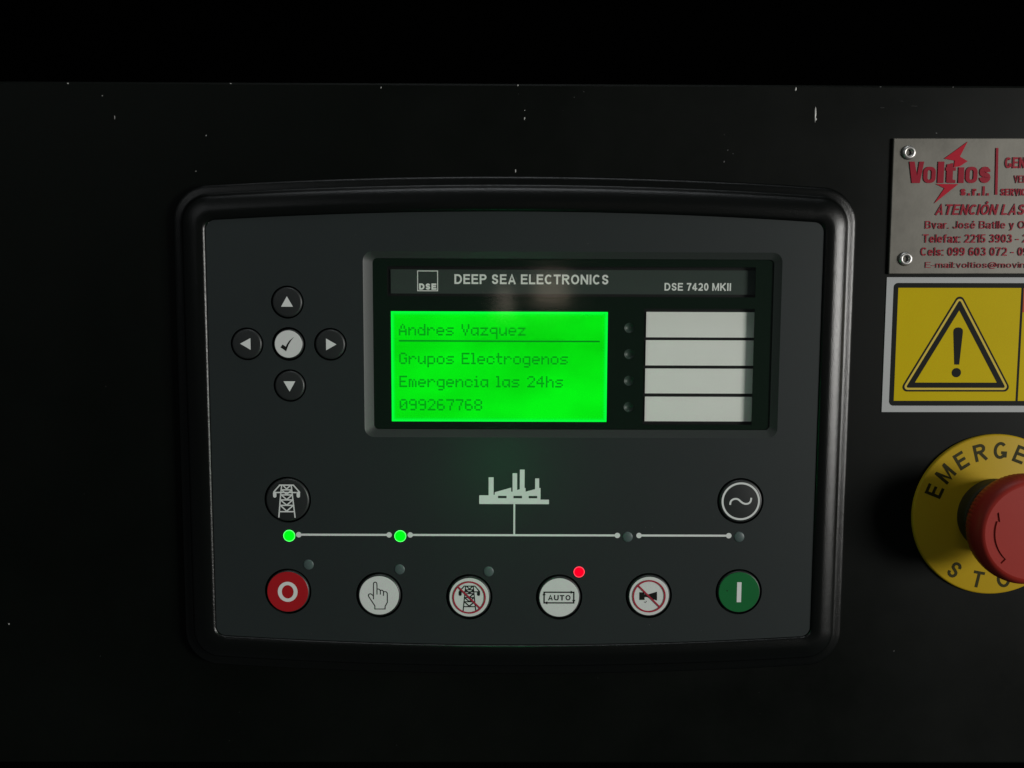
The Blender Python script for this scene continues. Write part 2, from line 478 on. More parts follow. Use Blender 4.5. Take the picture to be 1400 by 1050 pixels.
def lathe(profile, n=64, smooth=True, wobble=None):
    """profile (r, h) turned round the axis that stands on the panel"""
    V, F = [], []
    idx = []
    for k, (r, h) in enumerate(profile):
        if r <= 1e-6:
            idx.append([len(V)]); V.append((0, 0, h))
        else:
            row = []
            for i in range(n):
                a = 2 * math.pi * i / n
                rr = r + (wobble(k, i) if wobble else 0)
                row.append(len(V)); V.append((rr * math.cos(a), rr * math.sin(a), h))
            idx.append(row)
    for a, b in zip(idx, idx[1:]):
        if len(a) == 1 and len(b) == 1: continue
        for i in range(n):
            j = (i + 1) % n
            if len(a) == 1: F.append((a[0], b[i], b[j]))
            elif len(b) == 1: F.append((a[i], a[j], b[0]))
            else: F.append((a[i], a[j], b[j], b[i]))
    return fix_normals(mesh(V, F, smooth))

def sharp(me, deg=35):
    """keep hard edges hard on a smooth mesh"""
    import bmesh
    bm = bmesh.new(); bm.from_mesh(me)
    for e in bm.edges:
        if len(e.link_faces) == 2 and e.calc_face_angle(0) > math.radians(deg): e.smooth = False
    bm.to_mesh(me); bm.free()
    return me

def box(x0, z0, x1, z1, h0, h1, bev=0.0):
    if bev <= 0:
        rings = [[(x, z, h) for x, z in rect(x0, z0, x1, z1)] for h in (h0, h1)]
    else:
        rings = [[(x, z, h0) for x, z in rrect(x0, z0, x1, z1, bev, 3)], [(x, z, h1 - bev) for x, z in rrect(x0, z0, x1, z1, bev, 3)],
                 [(x, z, h1 - bev * 0.3) for x, z in rrect(x0 + bev * .3, z0 + bev * .3, x1 - bev * .3, z1 - bev * .3, bev, 3)],
                 [(x, z, h1) for x, z in rrect(x0 + bev, z0 + bev, x1 - bev, z1 - bev, bev * .6, 3)]]
    return loft(rings, False, True, True)

def thing(name, label, cat, x=0.0, z=0.0, rot=0.0):
    o = bpy.data.objects.new(name, None)
    o.empty_display_size = 0.01
    COL.objects.link(o)
    o.location = W(x, z, 0)
    o.rotation_euler = (0, -rot, 0)
    o['label'] = label
    o['category'] = cat
    return o

# ------------------------------------------------------------------ the setting
panel = link('cabinet_panel', box(-420, -144.6, 420, 106.9, -2.0, 0.0, 0.9), M['panel'])
panel['kind'] = 'structure'
inside = link('cabinet_interior', box(-700, -500, 700, 500, -130, -120), M['interior'])
inside['kind'] = 'structure'

rnd = random.Random(5)
def chip_mesh(w, hgt):
    n = 7
    pts = []
    for i in range(n):
        a = 2 * math.pi * i / n
        k = rnd.uniform(0.55, 1.1)
        pts.append((w / 2 * k * math.cos(a), hgt / 2 * k * math.sin(a)))
    V = [(x, z, 0.03) for x, z in pts] + [(0, 0, 0.08)]
    return mesh(V, [(i, (i + 1) % n, n) for i in range(n)])
for x, z, w, hh in [(107.5, 96.6, 0.55, 5.6), (107.6, 94.9, 0.8, 1.2), (-157.1, 106.1, 0.8, 0.7), (-141.1, 94.5, 0.3, 2.0), (-145.2, 101.9, 0.5, 0.4),
                    (-99.8, 106.3, 0.8, 0.45), (-108.9, 88.3, 0.5, 0.6), (-112.9, 75.8, 0.5, 0.5), (-46.7, 105.2, 0.5, 0.9), (4.1, 94.7, 0.45, 1.2),
                    (4.1, 97.5, 0.3, 0.35), (1.7, 106.1, 0.5, 0.8), (100.2, 105.3, 0.6, 1.5), (156.0, 106.2, 0.8, 0.4), (130.3, 106.2, 0.8, 0.4),
                    (76.6, 84.0, 0.4, 0.5), (78.5, 82.7, 0.35, 0.35), (75.2, 89.4, 0.4, 0.3), (75.4, 79.9, 0.5, 0.8), (1.0, 76.4, 0.5, 1.3),
                    (21.7, 102.1, 0.35, 0.35), (25.0, 104.1, 0.3, 0.3), (-187.4, -90.5, 0.7, 0.7), (143.8, -100.3, 0.6, 0.5), (150.8, 90.2, 0.8, 0.5),
                    (116.3, 78.3, 0.3, 0.3), (113.5, 86.2, 0.25, 0.25), (131.2, 99.0, 2.2, 0.16), (138.0, 101.3, 1.6, 0.14), (142.5, 99.6, 2.6, 0.14)]:
    dim = x > 120 or 74 < x < 80 or abs(x - 23) < 4 or 100 < x < 120 and z < 90
    o = link('paint_chip', chip_mesh(w, hh), M['scratch'] if dim else M['chip'], panel, W(x, z, 0))
    o.rotation_euler = (0, rnd.uniform(-0.12, 0.12), 0)

def dust_mesh(spots, h):
    V, F = [], []
    for x, z, r in spots:
        n = len(V); m = rnd.choice((4, 5, 6)); a0 = rnd.uniform(0, 6)
        hh = h(x, z) if callable(h) else h
        for i in range(m):
            q = a0 + 2 * math.pi * i / m; k = r * rnd.uniform(0.5, 1.15)
            V.append((x + k * math.cos(q), z + k * 0.8 * math.sin(q), hh))
        V.append((x, z, hh + r * 0.5))
        F += [(n + i, n + (i + 1) % m, n + m) for i in range(m)]
    return mesh(V, F)
spots = []
while len(spots) < 110:
    x, z = rnd.uniform(-190, 200), rnd.uniform(-140, 105)
    if (abs(x - 0.9) < 124 and abs(z + 17) < 93) or x > 130: continue
    spots.append((x, z, rnd.choice((0.05, 0.06, 0.07, 0.09, 0.14))))
d = link('dust', dust_mesh(spots, 0.02), M['scratch'], panel)
d['kind'] = 'stuff'

# ------------------------------------------------------------------ the controller
CT = thing('generator_controller', 'black rectangular generator control unit with lit green display and round buttons', 'controller', 0.9, -17.1)
OX, OZ = 0.9, -17.1
def cx(x): return x - OX
def cz(z): return z - OZ

def section(d):
    t = d / 13.0
    return dict(hw=109.0 + d, hh=75.05 + d * 12.15 / 13.0, bow=3.55 + 0.85 * t, r=3.6 + 9.4 * t)
prof = [(0.15, 1.5), (0.15, 5.95), (0.20, 6.16), (0.34, 6.34), (0.68, 6.60), (0.9, 6.70), (1.4, 6.81), (2.2, 6.94), (2.9, 7.0), (3.4, 7.01), (3.8, 6.98), (4.5, 6.86), (5.2, 6.70), (5.9, 6.50), (6.6, 6.26), (7.3, 5.97),
        (8.0, 5.58), (8.5, 5.15), (8.8, 4.7), (9.0, 4.1), (9.15, 3.65), (9.35, 3.45), (9.7, 3.32), (10.1, 3.22), (10.6, 3.14), (11.4, 3.05), (12.1, 2.88), (12.55, 2.5), (12.85, 1.9), (12.98, 1.2), (13.0, 0.02)]
rings = []
for d, h in prof:
    rings.append([(x, z, h) for x, z in bowed(0, 0, **section(d))])
bez = loft(rings)
link('bezel', bez, M['bezel'], CT)

# buttons: name, centre, button radius, hole radius, face (disc radius, material)
BT = {
    'up': (-79.83, 29.46, 5.35, 5.85), 'left': (-94.45, 14.60, 5.35, 5.85), 'ok': (-79.63, 14.62, 5.35, 6.0),
    'right': (-64.82, 14.55, 5.35, 5.85), 'down': (-79.5, -0.27, 5.35, 5.85),
    'tower': (-81.1, -41.8, 7.85, 8.45), 'ac': (83.0, -41.8, 7.85, 8.45),
    'stop': (-81.6, -75.8, 7.85, 8.5), 'hand': (-48.3, -77.1, 7.85, 8.5), 'noload': (-15.4, -77.75, 7.85, 8.5),
    'auto': (17.5, -77.75, 7.85, 8.5), 'mute': (50.35, -77.15, 7.85, 8.5), 'start': (83.3, -75.6, 7.85, 8.5)}
REC_O = (-52.9, -18.75, 95.6, 47.5)
REC_I = (-49.7, -16.05, 93.1, 45.1)
loops = [bowed(0, 0, **section(0.0))]
for x, z, r, hr in BT.values(): loops.append(circle(cx(x), cz(z), hr))
loops.append(rrect(cx(REC_O[0]), cz(REC_O[1]), cx(REC_O[2]), cz(REC_O[3]), 3.4))
link('fascia', fill(loops, 4.9, 6.0), M['fascia'], CT)
link('housing', fill([bowed(0, 0, **section(0.15))], 0.3, 1.6), M['black'], CT)

# the sunk frame of the display
r0 = [(cx(x), cz(z), 6.0) for x, z in rrect(*REC_O, 3.4)]
r1 = [(cx(x), cz(z), 5.85) for x, z in rrect(REC_O[0] + .25, REC_O[1] + .25, REC_O[2] - .25, REC_O[3] - .25, 3.2)]
r2 = [(cx(x), cz(z), 4.75) for x, z in rrect(REC_I[0], REC_I[1], REC_I[2], REC_I[3], 1.6)]
r3 = [(cx(x), cz(z), 1.6) for x, z in rrect(REC_I[0], REC_I[1], REC_I[2], REC_I[3], 1.6)]
link('display_frame', sharp(loft([r0, r1, r2, r3])), M['chamfer'], CT)

HEAD = (-43.6, 32.7, 89.0, 41.3)
LAB = [(48.27, 17.29, 26.42), (48.24, 7.13, 16.26), (48.22, -3.04, 6.0), (48.27, -13.24, -4.25)]
LCD = (-43.4, -13.3, 34.2, 26.37)
WL = [(42.0, 20.7), (42.1, 11.3), (42.12, 1.7), (42.15, -7.85)]
loops = [rrect(cx(REC_I[0]) + .1, cz(REC_I[1]) + .1, cx(REC_I[2]) - .1, cz(REC_I[3]) - .1, 1.5),
         rect(cx(-44.6), cz(31.7), cx(86.75), cz(42.4)),
         rect(cx(47.2), cz(-14.2), cx(86.75), cz(27.6)),
         rect(cx(LCD[0] - .35), cz(LCD[1] - .35), cx(LCD[2] + .35), cz(LCD[3] + .35))]
for x, z in WL: loops.append(circle(cx(x), cz(z), 1.9, 32))
link('display_mask', fill(loops, 3.9, 4.3), M['cover'], CT)

hd = link('header_strip', box(cx(HEAD[0]), cz(HEAD[1]), cx(HEAD[2]), cz(HEAD[3]), 1.9, 2.2), M['header'], CT)
lg = fill([rect(cx(-34.1), cz(33.55), cx(-26.65), cz(40.9)), rect(cx(-33.8), cz(33.85), cx(-26.95), cz(40.6))], 2.22, 2.24)
link('logo_frame', lg, M['hprint'], hd)
link('lettering', text_mesh('DSE', cx(-33.55), cx(-27.2), cz(34.05), 2.25, 2.24, weight=0.27, track=0.05), M['hprint'], hd)
link('lettering', text_mesh('DEEP SEA ELECTRONICS', cx(-20.8), cx(34.55), cz(36.15), 3.5, 2.24, weight=0.185, track=0.115), M['hprint'], hd)
link('lettering', text_mesh('DSE 7420 MKII', cx(54.6), cx(78.5), cz(34.05), 2.75, 2.24, weight=0.18, track=0.115), M['hprint'], hd)

for x0, z0, z1 in LAB:
    link('label_strip', box(cx(x0), cz(z0), cx(89.0), cz(z1), 1.9, 2.2), M['card'], CT)
for x, z in WL:
    bowl = lathe([(0, -0.75), (0.6, -0.68), (1.1, -0.5), (1.5, -0.22), (1.78, 0.0), (1.85, -0.02), (1.85, -0.9)], 32)
    link('indicator_lens', bowl, M['ledhole'], CT, W(cx(x), cz(z), 3.95))

# LCD and its dots
lcd = link('lcd_screen', box(cx(LCD[0]), cz(LCD[1]), cx(LCD[2]), cz(LCD[3]), 3.4, 4.05), M['lcd'], CT)
G = {
 'A': '..#..|.#.#.|.#.#.|#...#|#####|#...#|#...#', 'n': '.....|.....|#.##.|##..#|#...#|#...#|#...#',
 'd': '....#|....#|.##.#|#..##|#...#|#...#|.####', 'r': '.....|.....|#.##.|##..#|#....|#....|#....',
 'e': '.....|.....|.###.|#...#|#####|#....|.###.', 's': '.....|.....|.####|#....|.###.|....#|####.',
 'V': '#...#|#...#|#...#|.#.#.|.#.#.|..#..|..#..', 'a': '.....|.....|.####|#...#|#...#|#..##|.##.#',
 'z': '.....|.....|#####|...#.|..#..|.#...|#####', 'q': '.....|.....|.####|#...#|#...#|.####|....#|....#|....#',
 'u': '.....|.....|#...#|#...#|#...#|#..##|.##.#', 'G': '.###.|#...#|#....|#..##|#...#|#...#|.###.',
 'p': '.....|.....|####.|#...#|#...#|#...#|####.|#....|#....', 'o': '.....|.....|.###.|#...#|#...#|#...#|.###.',
 'E': '#####|#....|#....|####.|#....|#....|#####', 'l': '##.|.#.|.#.|.#.|.#.|.#.|###', 'c': '.....|.....|.###.|#...#|#....|#...#|.###.',
 't': '.#..|.#..|####|.#..|.#..|.#..|..##', 'g': '.....|.....|.####|#...#|#...#|#...#|.####|....#|.###.',
 'm': '.....|.....|##.#.|#.#.#|#.#.#|#.#.#|#.#.#', 'i': '.#.|...|##.|.#.|.#.|.#.|###', 'h': '#....|#....|#.##.|##..#|#...#|#...#|#...#',
 '2': '.###.|#...#|....#|...#.|..#..|.#...|#####', '4': '...#.|..##.|.#.#.|#..#.|#####|...#.|...#.', '0': '.###.|#...#|#..##|#.#.#|##..#|#...#|.###.',
 '9': '.###.|#...#|#...#|.####|....#|....#|.###.', '6': '.###.|#....|#....|####.|#...#|#...#|.###.', '7': '#####|....#|...#.|...#.|..#..|..#..|..#..',
 '8': '.###.|#...#|#...#|.###.|#...#|#...#|.###.'}
DP = 0.561
for body, x0, top in (('Andres Vazquez', -40.6, 21.85), ('Grupos Electrogenos', -40.55, 11.56), ('Emergencia las 24hs', -40.55, 3.24), ('099267768', -40.52, -5.2)):
    V, F, px = [], [], 0
    for ch in body:
        if ch == ' ':
            px += 4; continue
        rows = G[ch].split('|')
        for j, row in enumerate(rows):
            for i, c in enumerate(row):
                if c == '#':
                    x, z = cx(x0) + (px + i) * DP, cz(top) - j * DP * 1.05
                    s = DP * 0.97
                    n = len(V)
                    V += [(x, z - s, 4.08), (x + s, z - s, 4.08), (x + s, z, 4.08), (x, z, 4.08)]
                    F.append((n, n + 1, n + 2, n + 3))
        px += len(rows[0]) + 1
    link('text_line', mesh(V, F), M['lcdtext'], lcd)
link('rule_line', mesh(*poly(rect(cx(-40.6), cz(15.55), cx(31.4), cz(16.05)), 4.08)), M['lcdline'], lcd)

link('window_pane', box(cx(REC_I[0]) + .15, cz(REC_I[1]) + .15, cx(REC_I[2]) - .15, cz(REC_I[3]) - .15, 4.42, 4.6), M['pane'], CT)

# push buttons
def button_mesh(r):
    return sharp(lathe([(0, 6.45), (r - 0.75, 6.45), (r - 0.45, 6.40), (r - 0.18, 6.22), (r - 0.04, 5.95), (r, 5.6), (r, 1.7)], 72), 50)
bm_small, bm_big = button_mesh(5.35), button_mesh(7.85)
def face_mesh(r):
    return lathe([(0, 6.52), (r - 0.1, 6.52), (r, 6.48), (r, 6.40)], 72, False)
fm_small, fm_big, fm_col = face_mesh(4.85), face_mesh(7.2), face_mesh(7.45)
H1 = 6.56
TOWER = [[(-1.67, 5.86), (-2.11, 2.18), (-2.92, -6.03)], [(1.77, 5.87), (2.12, 2.19), (2.97, -6.11)], [(-2.54, 5.86), (2.69, 5.86)], [(-2.4, 5.8), (-4.65, 3.25)],
         [(2.59, 5.81), (4.75, 3.3)], [(-4.85, 3.16), (4.95, 3.16)], [(-1.67, 4.13), (1.85, 4.13)],
         [(-2.01, 2.28), (2.12, 2.28)], [(-2.2, 0.44), (2.18, 0.44)], [(-2.39, -1.55), (2.45, -1.55)], [(-2.59, -3.87), (2.61, -3.87)], [(-1.03, 5.66), (0.11, 4.44), (1.38, 5.67)],
         [(-1.51, 3.92), (0.07, 2.5), (1.75, 3.93)], [(-1.71, 2.18), (0.07, 0.55), (1.92, 2.19)], [(-1.95, 0.24), (0.03, -1.5), (1.98, 0.25)], [(-2.09, -1.71), (-0.01, -3.66), (2.24, -1.7)]]
def capsule(x, z0, z1, r, h):
    pts = [(x + r * math.cos(a), z1 + r * math.sin(a)) for a in [math.pi * i / 10 for i in range(11)]]
    pts += [(x + r * math.cos(a), z0 + r * math.sin(a)) for a in [math.pi + math.pi * i / 10 for i in range(11)]]
    return poly(pts, h)
def tower_parts(sc, ox, oz, w, h):
    out = []
    for k, q in enumerate(TOWER):
        out.append(stroke([(ox + x * sc, oz + z * sc) for x, z in q], w, h + 0.006 * k))
    for x in (-4.2, 4.3):
        out.append(capsule(ox + x * sc, oz + 1.9 * sc, oz + 2.9 * sc, 0.62 * sc, h + 0.12))
    return out
HAND = [[(-2.03, -1.44), (-1.99, 4.38), (-1.83, 4.83), (-1.37, 5.03), (-0.92, 4.83), (-0.69, 4.38), (-0.74, 0.34)], [(-0.66, 2.38), (-0.23, 2.43), (0.28, 2.22), (0.52, 1.78), (0.51, 0.34)],
        [(0.53, 1.91), (1.11, 2.02), (1.54, 1.7), (1.69, 1.26), (1.63, -0.13)],
        [(1.69, 1.34), (2.25, 1.47), (2.76, 1.31), (3.03, 0.87), (3.05, -2.53), (2.2, -4.1), (2.19, -5.07), (-1.56, -5.08), (-1.54, -3.9), (-3.74, -0.45), (-3.87, 0.07), (-3.66, 0.46), (-3.1, 0.65), (-2.59, 0.39), (-2.04, -0.19)]]
HORN = [(-3.56, 1.45), (-1.72, 1.45), (-1.71, 0.72), (-0.63, 0.58), (2.91, 1.7), (2.97, -1.65), (0.2, -0.83), (-0.73, -0.36), (-1.6, -0.36), (-1.58, -1.42), (-3.51, -1.43)]
CHECK = [(-2.01, -0.18), (-0.87, -0.94), (-0.54, -0.18), (0.38, 1.16), (2.05, 2.51), (1.05, 1.3), (0.13, -0.18), (-0.81, -2.55), (-2.79, -1.17)]
TILDE = [(-3.84, -1.3), (-3.72, -0.06), (-3.04, 0.64), (-1.99, 0.96), (-0.93, 0.75), (0.0, -0.11), (0.87, -0.75), (1.94, -1.02), (2.99, -0.75), (3.61, -0.04), (3.78, 1.3)]
def smooth_path(pts, k=3):
    for _ in range(k):
        q = [pts[0]]
        for a, b in zip(pts, pts[1:]):
            q += [(a[0] * .75 + b[0] * .25, a[1] * .75 + b[1] * .25), (a[0] * .25 + b[0] * .75, a[1] * .25 + b[1] * .75)]
        q.append(pts[-1]); pts = q
    return pts
def ringmesh(r0, r1, h): return fill([circle(0, 0, r1), circle(0, 0, r0)], h, h + 0.01)

LBL = {'up': 'small round black button with an up arrow', 'left': 'small round black button with a left arrow', 'ok': 'small round white button with a black tick',
       'right': 'small round black button with a right arrow', 'down': 'small round black button with a down arrow', 'tower': 'round black button with a white pylon',
       'ac': 'round black button with a white wave in a ring', 'stop': 'round red button with a white letter O', 'hand': 'round white button with a pointing hand',
       'noload': 'round white button with a crossed-out pylon', 'auto': 'round white button reading AUTO', 'mute': 'round white button with a crossed-out horn', 'start': 'round green button with a white bar'}
B = {}
for key, (x, z, r, hr) in BT.items():
    b = link('push_button', bm_small if r < 6 else bm_big, M['button'], CT, W(cx(x), cz(z), 0))
    b['label'] = LBL[key]
    B[key] = b
    if key == 'ok': link('button_face', fm_small, M['disc'], b)
    if key in ('hand', 'noload', 'auto', 'mute'): link('button_face', fm_big, M['disc'], b)
fr_, fg_ = fm_col.copy(), fm_col.copy()
link('button_face', fr_, M['red'], B['stop'])
link('button_face', fg_, M['green'], B['start'])

def symbol(key, parts, material, name='symbol'):
    me = parts if isinstance(parts, bpy.types.Mesh) else join(parts)
    return link(name, me, material, B[key])
T = 2.1
symbol('up', [poly([(-T, -1.6), (T, -1.6), (0, 2.1)], H1)], M['white'])
symbol('down', [poly([(-T, 1.6), (0, -2.1), (T, 1.6)], H1)], M['white'])
symbol('left', [poly([(1.4, -T), (1.4, T), (-2.3, 0.1)], H1)], M['white'])
symbol('right', [poly([(-1.4, -T), (2.3, 0), (-1.4, T)], H1)], M['white'])
symbol('ok', fill([CHECK], H1, H1 + .01), M['ink'])
symbol('tower', tower_parts(1.0, -0.25, -0.35, 0.46, H1), M['white'])
symbol('noload', tower_parts(0.79, 0.1, -0.4, 0.38, H1), M['ink'])
symbol('ac', ringmesh(6.25, 6.95, H1), M['white'], 'ring')
symbol('ac', [stroke(smooth_path(TILDE), 0.66, H1)], M['white'])
symbol('stop', fill([ellipse(0, 0, 3.6, 3.75), ellipse(0, 0, 2.15, 2.5)], H1, H1 + .01), M['white'])
symbol('start', [poly(rect(-0.8, -3.75, 0.8, 3.75), H1)], M['white'])
symbol('hand', [stroke(smooth_path(q, 1) if k < 3 else q, 0.33, H1 + 0.006 * k) for k, q in enumerate(HAND)], M['ink'])
symbol('mute', fill([HORN], H1, H1 + .01), M['ink'])
for key in ('mute', 'noload'):
    symbol(key, ringmesh(5.5, 6.08, H1 + 0.16), M['redline'], 'ring')
    symbol(key, [stroke([(-4.1, 4.05), (4.1, -4.15)], 0.6, H1 + 0.19)], M['redline'], 'slash')
a = 0.5
arrows = [stroke([(-5.5, 2.0), (5.35, 2.0), (5.35, -2.0), (-5.5, -2.0)], a, H1, closed=True),
          poly([(4.2, 2.0 + .6), (5.3, 2.0), (4.2, 2.0 - .6)], H1 + .012), poly([(5.35 - .6, -0.9), (5.35, -2.0), (5.35 + .6, -0.9)], H1 + .012),
          poly([(-4.3, -2.0 + .6), (-5.4, -2.0), (-4.3, -2.0 - .6)], H1 + .012), poly([(-5.5 - .6, 0.9), (-5.5, 2.0), (-5.5 + .6, 0.9)], H1 + .012)]
symbol('auto', arrows, M['ink'])
symbol('auto', text_mesh('AUTO', -4.1, 4.2, -1.05, 2.0, H1, weight=0.20, track=0.16), M['ink'], 'lettering')

# indicator lights on the face
def dome(r): return lathe([(0, 0.32), (r * .5, 0.27), (r * .85, 0.13), (r, 0.02), (r, -0.05)], 40)
for x, z, r, kind in [(-80.76, -55.05, 2.15, 'green'), (-40.44, -55.1, 2.15, 'green'), (42.24, -55.2, 1.9, 'off'), (82.89, -55.1, 1.9, 'off'),
                      (-73.99, -65.8, 1.9, 'off'), (-40.8, -67.5, 1.9, 'off'), (-8.35, -68.2, 1.9, 'off'), (24.72, -68.3, 2.0, 'red')]:
    o = link('indicator_light', dome(r), M['led' + kind] if kind != 'off' else M['ledoff'], CT, W(cx(x), cz(z), 6.03))
    if kind != 'off':
        o['label'] = 'lit %s indicator light' % kind
        link('rim', lathe([(r - 0.28, 0.1), (r - 0.1, 0.16), (r + 0.02, 0.06), (r + .02, -0.04)], 40), M['led%srim' % kind], o)

# printed mimic diagram
H0 = 6.03
ZL = -54.66
for k, (x0, x1) in enumerate([(-77.3, -44.5), (-36.8, 38.5), (46.4, 79.1)]):
    me = join([poly(rect(cx(x0), cz(ZL - .38), cx(x1), cz(ZL + .38)), H0), disc(cx(x0), cz(ZL), 1.0, H0 + .012), disc(cx(x1), cz(ZL), 1.0, H0 + .012)])
    link('mimic_line', me, M['white'], CT)
link('mimic_line', mesh(*poly(rect(cx(0.65), cz(ZL + .4), cx(1.3), cz(-43.2)), H0)), M['white'], CT)
FAC = [(-11.75, -43.15), (-11.75, -39.95), (-8.34, -39.95), (-8.34, -33.33), (-6.55, -33.33), (-6.55, -39.74), (-6.15, -39.74), (-6.15, -38.81), (-0.19, -37.11), (-0.19, -38.57), (0.31, -38.57),
       (0.31, -31.82), (1.96, -31.82), (1.96, -37.95), (2.93, -37.72), (2.93, -30.49), (4.65, -30.49), (4.65, -37.23), (5.02, -37.23), (5.02, -38.59), (8.48, -37.65), (8.48, -33.71),
       (9.92, -33.71), (9.92, -37.22), (10.44, -37.22), (10.44, -41.5), (13.52, -41.5), (13.52, -43.15)]
loops = [[(cx(x), cz(z)) for x, z in FAC]] + [rect(cx(x), cz(-41.0), cx(x + 3.1), cz(-40.13)) for x in (-4.95, 0.65, 6.15)]
link('factory_symbol', fill(loops, H0, H0 + .012), M['white'], CT)

# scuffs and dust on the face
symbol('mute', [poly([(-1.9, -2.2), (-1.2, -2.55), (-1.0, -2.4), (-1.5, -2.05)], H1), poly([(-1.2, -1.75), (-0.95, -2.2), (-0.75, -2.1), (-0.95, -1.7)], H1)], M['scratch'], 'scuff')
symbol('start', [poly([(-4.7, 0.5), (-4.3, 0.3), (-4.1, 0.6), (-4.4, 0.75)], H1)], M['ink'], 'scuff')
spots = [(-107.0, 57.2, 0.14), (26.6, 50.4, 0.12), (48.7, -51.6, 0.10), (51.2, -51.6, 0.10), (50.8, -88.1, 0.16), (9.0, 45.9, 0.1)]
for _ in range(45): spots.append((rnd.uniform(-104, 104), rnd.choice((rnd.uniform(-92, -84), rnd.uniform(49, 57), rnd.uniform(-50, -20))), rnd.choice((0.04, 0.05, 0.06, 0.08))))
d = link('dust', dust_mesh([(cx(x), cz(z), r) for x, z, r in spots], 6.02), M['dust'], CT)
d['kind'] = 'stuff'

# ------------------------------------------------------------------ the engraved maker's plate
PX, PZ = 185.0, 64.5
NP = thing('name_plate', 'riveted steel maker\'s plate with raised red lettering above the yellow warning sticker', 'name plate', PX, PZ, math.radians(0.25))
def nx(x): return x - PX
def nz(z): return z - PZ
link('plate', box(-49.6, -24.0, 49.6, 24.0, 0.05, 1.0, 0.3), M['steel'], NP)
for x, z in ((-44.1, 18.9), (-43.8, -18.6), (44.1, 18.9), (43.8, -18.6)):
    rv = lathe([(0, 0.6), (0.95, 0.6), (1.0, 1.45), (1.25, 1.85), (1.7, 2.0), (2.2, 1.75), (2.5, 1.35), (2.55, 0.95)], 40)
    rivet = link('rivet', rv, M['rivet'], NP, W(x, z, 0))
    link('hole', lathe([(0, 0.75), (0.95, 0.75), (0.95, 0.7)], 24), M['ink'], rivet)
def plate_text(body, x0, x1, base, cap, weight=0.14, shear=0.0):
    me = text_mesh(body, nx(x0), nx(x1), nz(base), cap, 0.98, 0.28, weight, 0.14, shear)
    o = link('lettering', me, M['etched'], NP)
    edge = text_mesh(body, nx(x0) - 0.16, nx(x1) - 0.16, nz(base) - 0.04, cap, 0.98, 0.10, weight, 0.14, shear)  # shifted pale copy imitates the glint along the left of each letter
    link('letter_glint', edge, M['glint'], o)
    return o

# the logo: heavy condensed letters with a lightning bolt through them
def gl_V(x, w, z, h):
    return [[(x, z + h), (x + .36 * w, z + h), (x + .55 * w, z + .33 * h), (x + .68 * w, z + h), (x + w, z + h), (x + .76 * w, z), (x + .22 * w, z)]]
def gl_o(x, w, z, h):
    return [rrect(x, z, x + w, z + h, w * .42, 6), rrect(x + .34 * w, z + .2 * h, x + .66 * w, z + .8 * h, w * .15, 5)]
def gl_bar(x, w, z, h): return [rect(x, z, x + w, z + h)]
def gl_t(x, w, z, h):
    return [[(x + .1 * w, z + .25), (x + .35 * w, z), (x + w, z), (x + w, z + .14 * h), (x + .72 * w, z + .18 * h), (x + .72 * w, z + .62 * h), (x + w, z + .62 * h), (x + w, z + .78 * h),
             (x + .72 * w, z + .78 * h), (x + .72 * w, z + h), (x + .1 * w, z + .93 * h), (x + .1 * w, z + .78 * h), (x, z + .78 * h), (x, z + .62 * h), (x + .1 * w, z + .62 * h)]]
zb = 72.75
shapes = gl_V(141.2, 5.3, zb, 7.5) + gl_o(146.4, 4.4, zb, 5.7) + gl_bar(151.5, 2.2, zb, 7.5) + gl_t(154.3, 3.6, zb, 7.0) + gl_bar(158.9, 2.0, zb, 5.5) + gl_o(161.5, 4.2, zb, 5.7)
link('logo_lettering', fill([[(nx(x), nz(z)) for x, z in lp] for lp in shapes], 0.98, 1.26), M['etched'], NP)
link('logo_lettering', text_mesh('s', nx(166.3), nx(170.5), nz(zb), 7.8, 0.98, 0.28, weight=0.24), M['etched'], NP)
bolt_a = [(153.6, 81.3), (161.7, 87.2), (159.15, 82.0), (162.0, 80.4), (159.3, 78.6), (157.2, 78.3), (157.4, 80.6)]
bolt_b = [(150.9, 72.45), (159.05, 72.35), (150.7, 65.6), (154.15, 70.9)]
for bt in (bolt_a, bolt_b):
    link('logo_bolt', fill([[(nx(x), nz(z)) for x, z in bt]], 0.98, 1.2), M['boltred'], NP)
link('divider_bar', fill([[(nx(171.9), nz(85.05)), (nx(172.75), nz(85.05)), (nx(173.2), nz(68.6)), (nx(172.35), nz(68.6))]], 0.98, 1.26), M['etched'], NP)
plate_text('s.r.l.', 159.8, 170.3, 68.3, 3.3, 0.24)
plate_text('GEN', 175.4, 182.6, 77.9, 3.9, 0.20)
plate_text('VEN', 178.9, 183.6, 72.8, 2.6, 0.15)
plate_text('SERVIC', 174.3, 183.4, 68.3, 2.45, 0.19)
plate_text('ATENCI\u00d3N LAS', 151.2, 182.9, 61.5, 3.75, 0.17, 0.22)
plate_text('Bvar. Jos\u00e9 Batlle y Ord', 147.8, 187.2, 56.65, 2.7, 0.125)
plate_text('Telefax: 2215 3903 - 2', 147.2, 184.8, 51.65, 3.0, 0.14)
plate_text('Cels: 099 603 072 - 09', 146.6, 185.5, 47.0, 3.0, 0.14)
plate_text('E-mail:voltios@movin', 148.4, 184.4, 42.7, 2.1, 0.11)

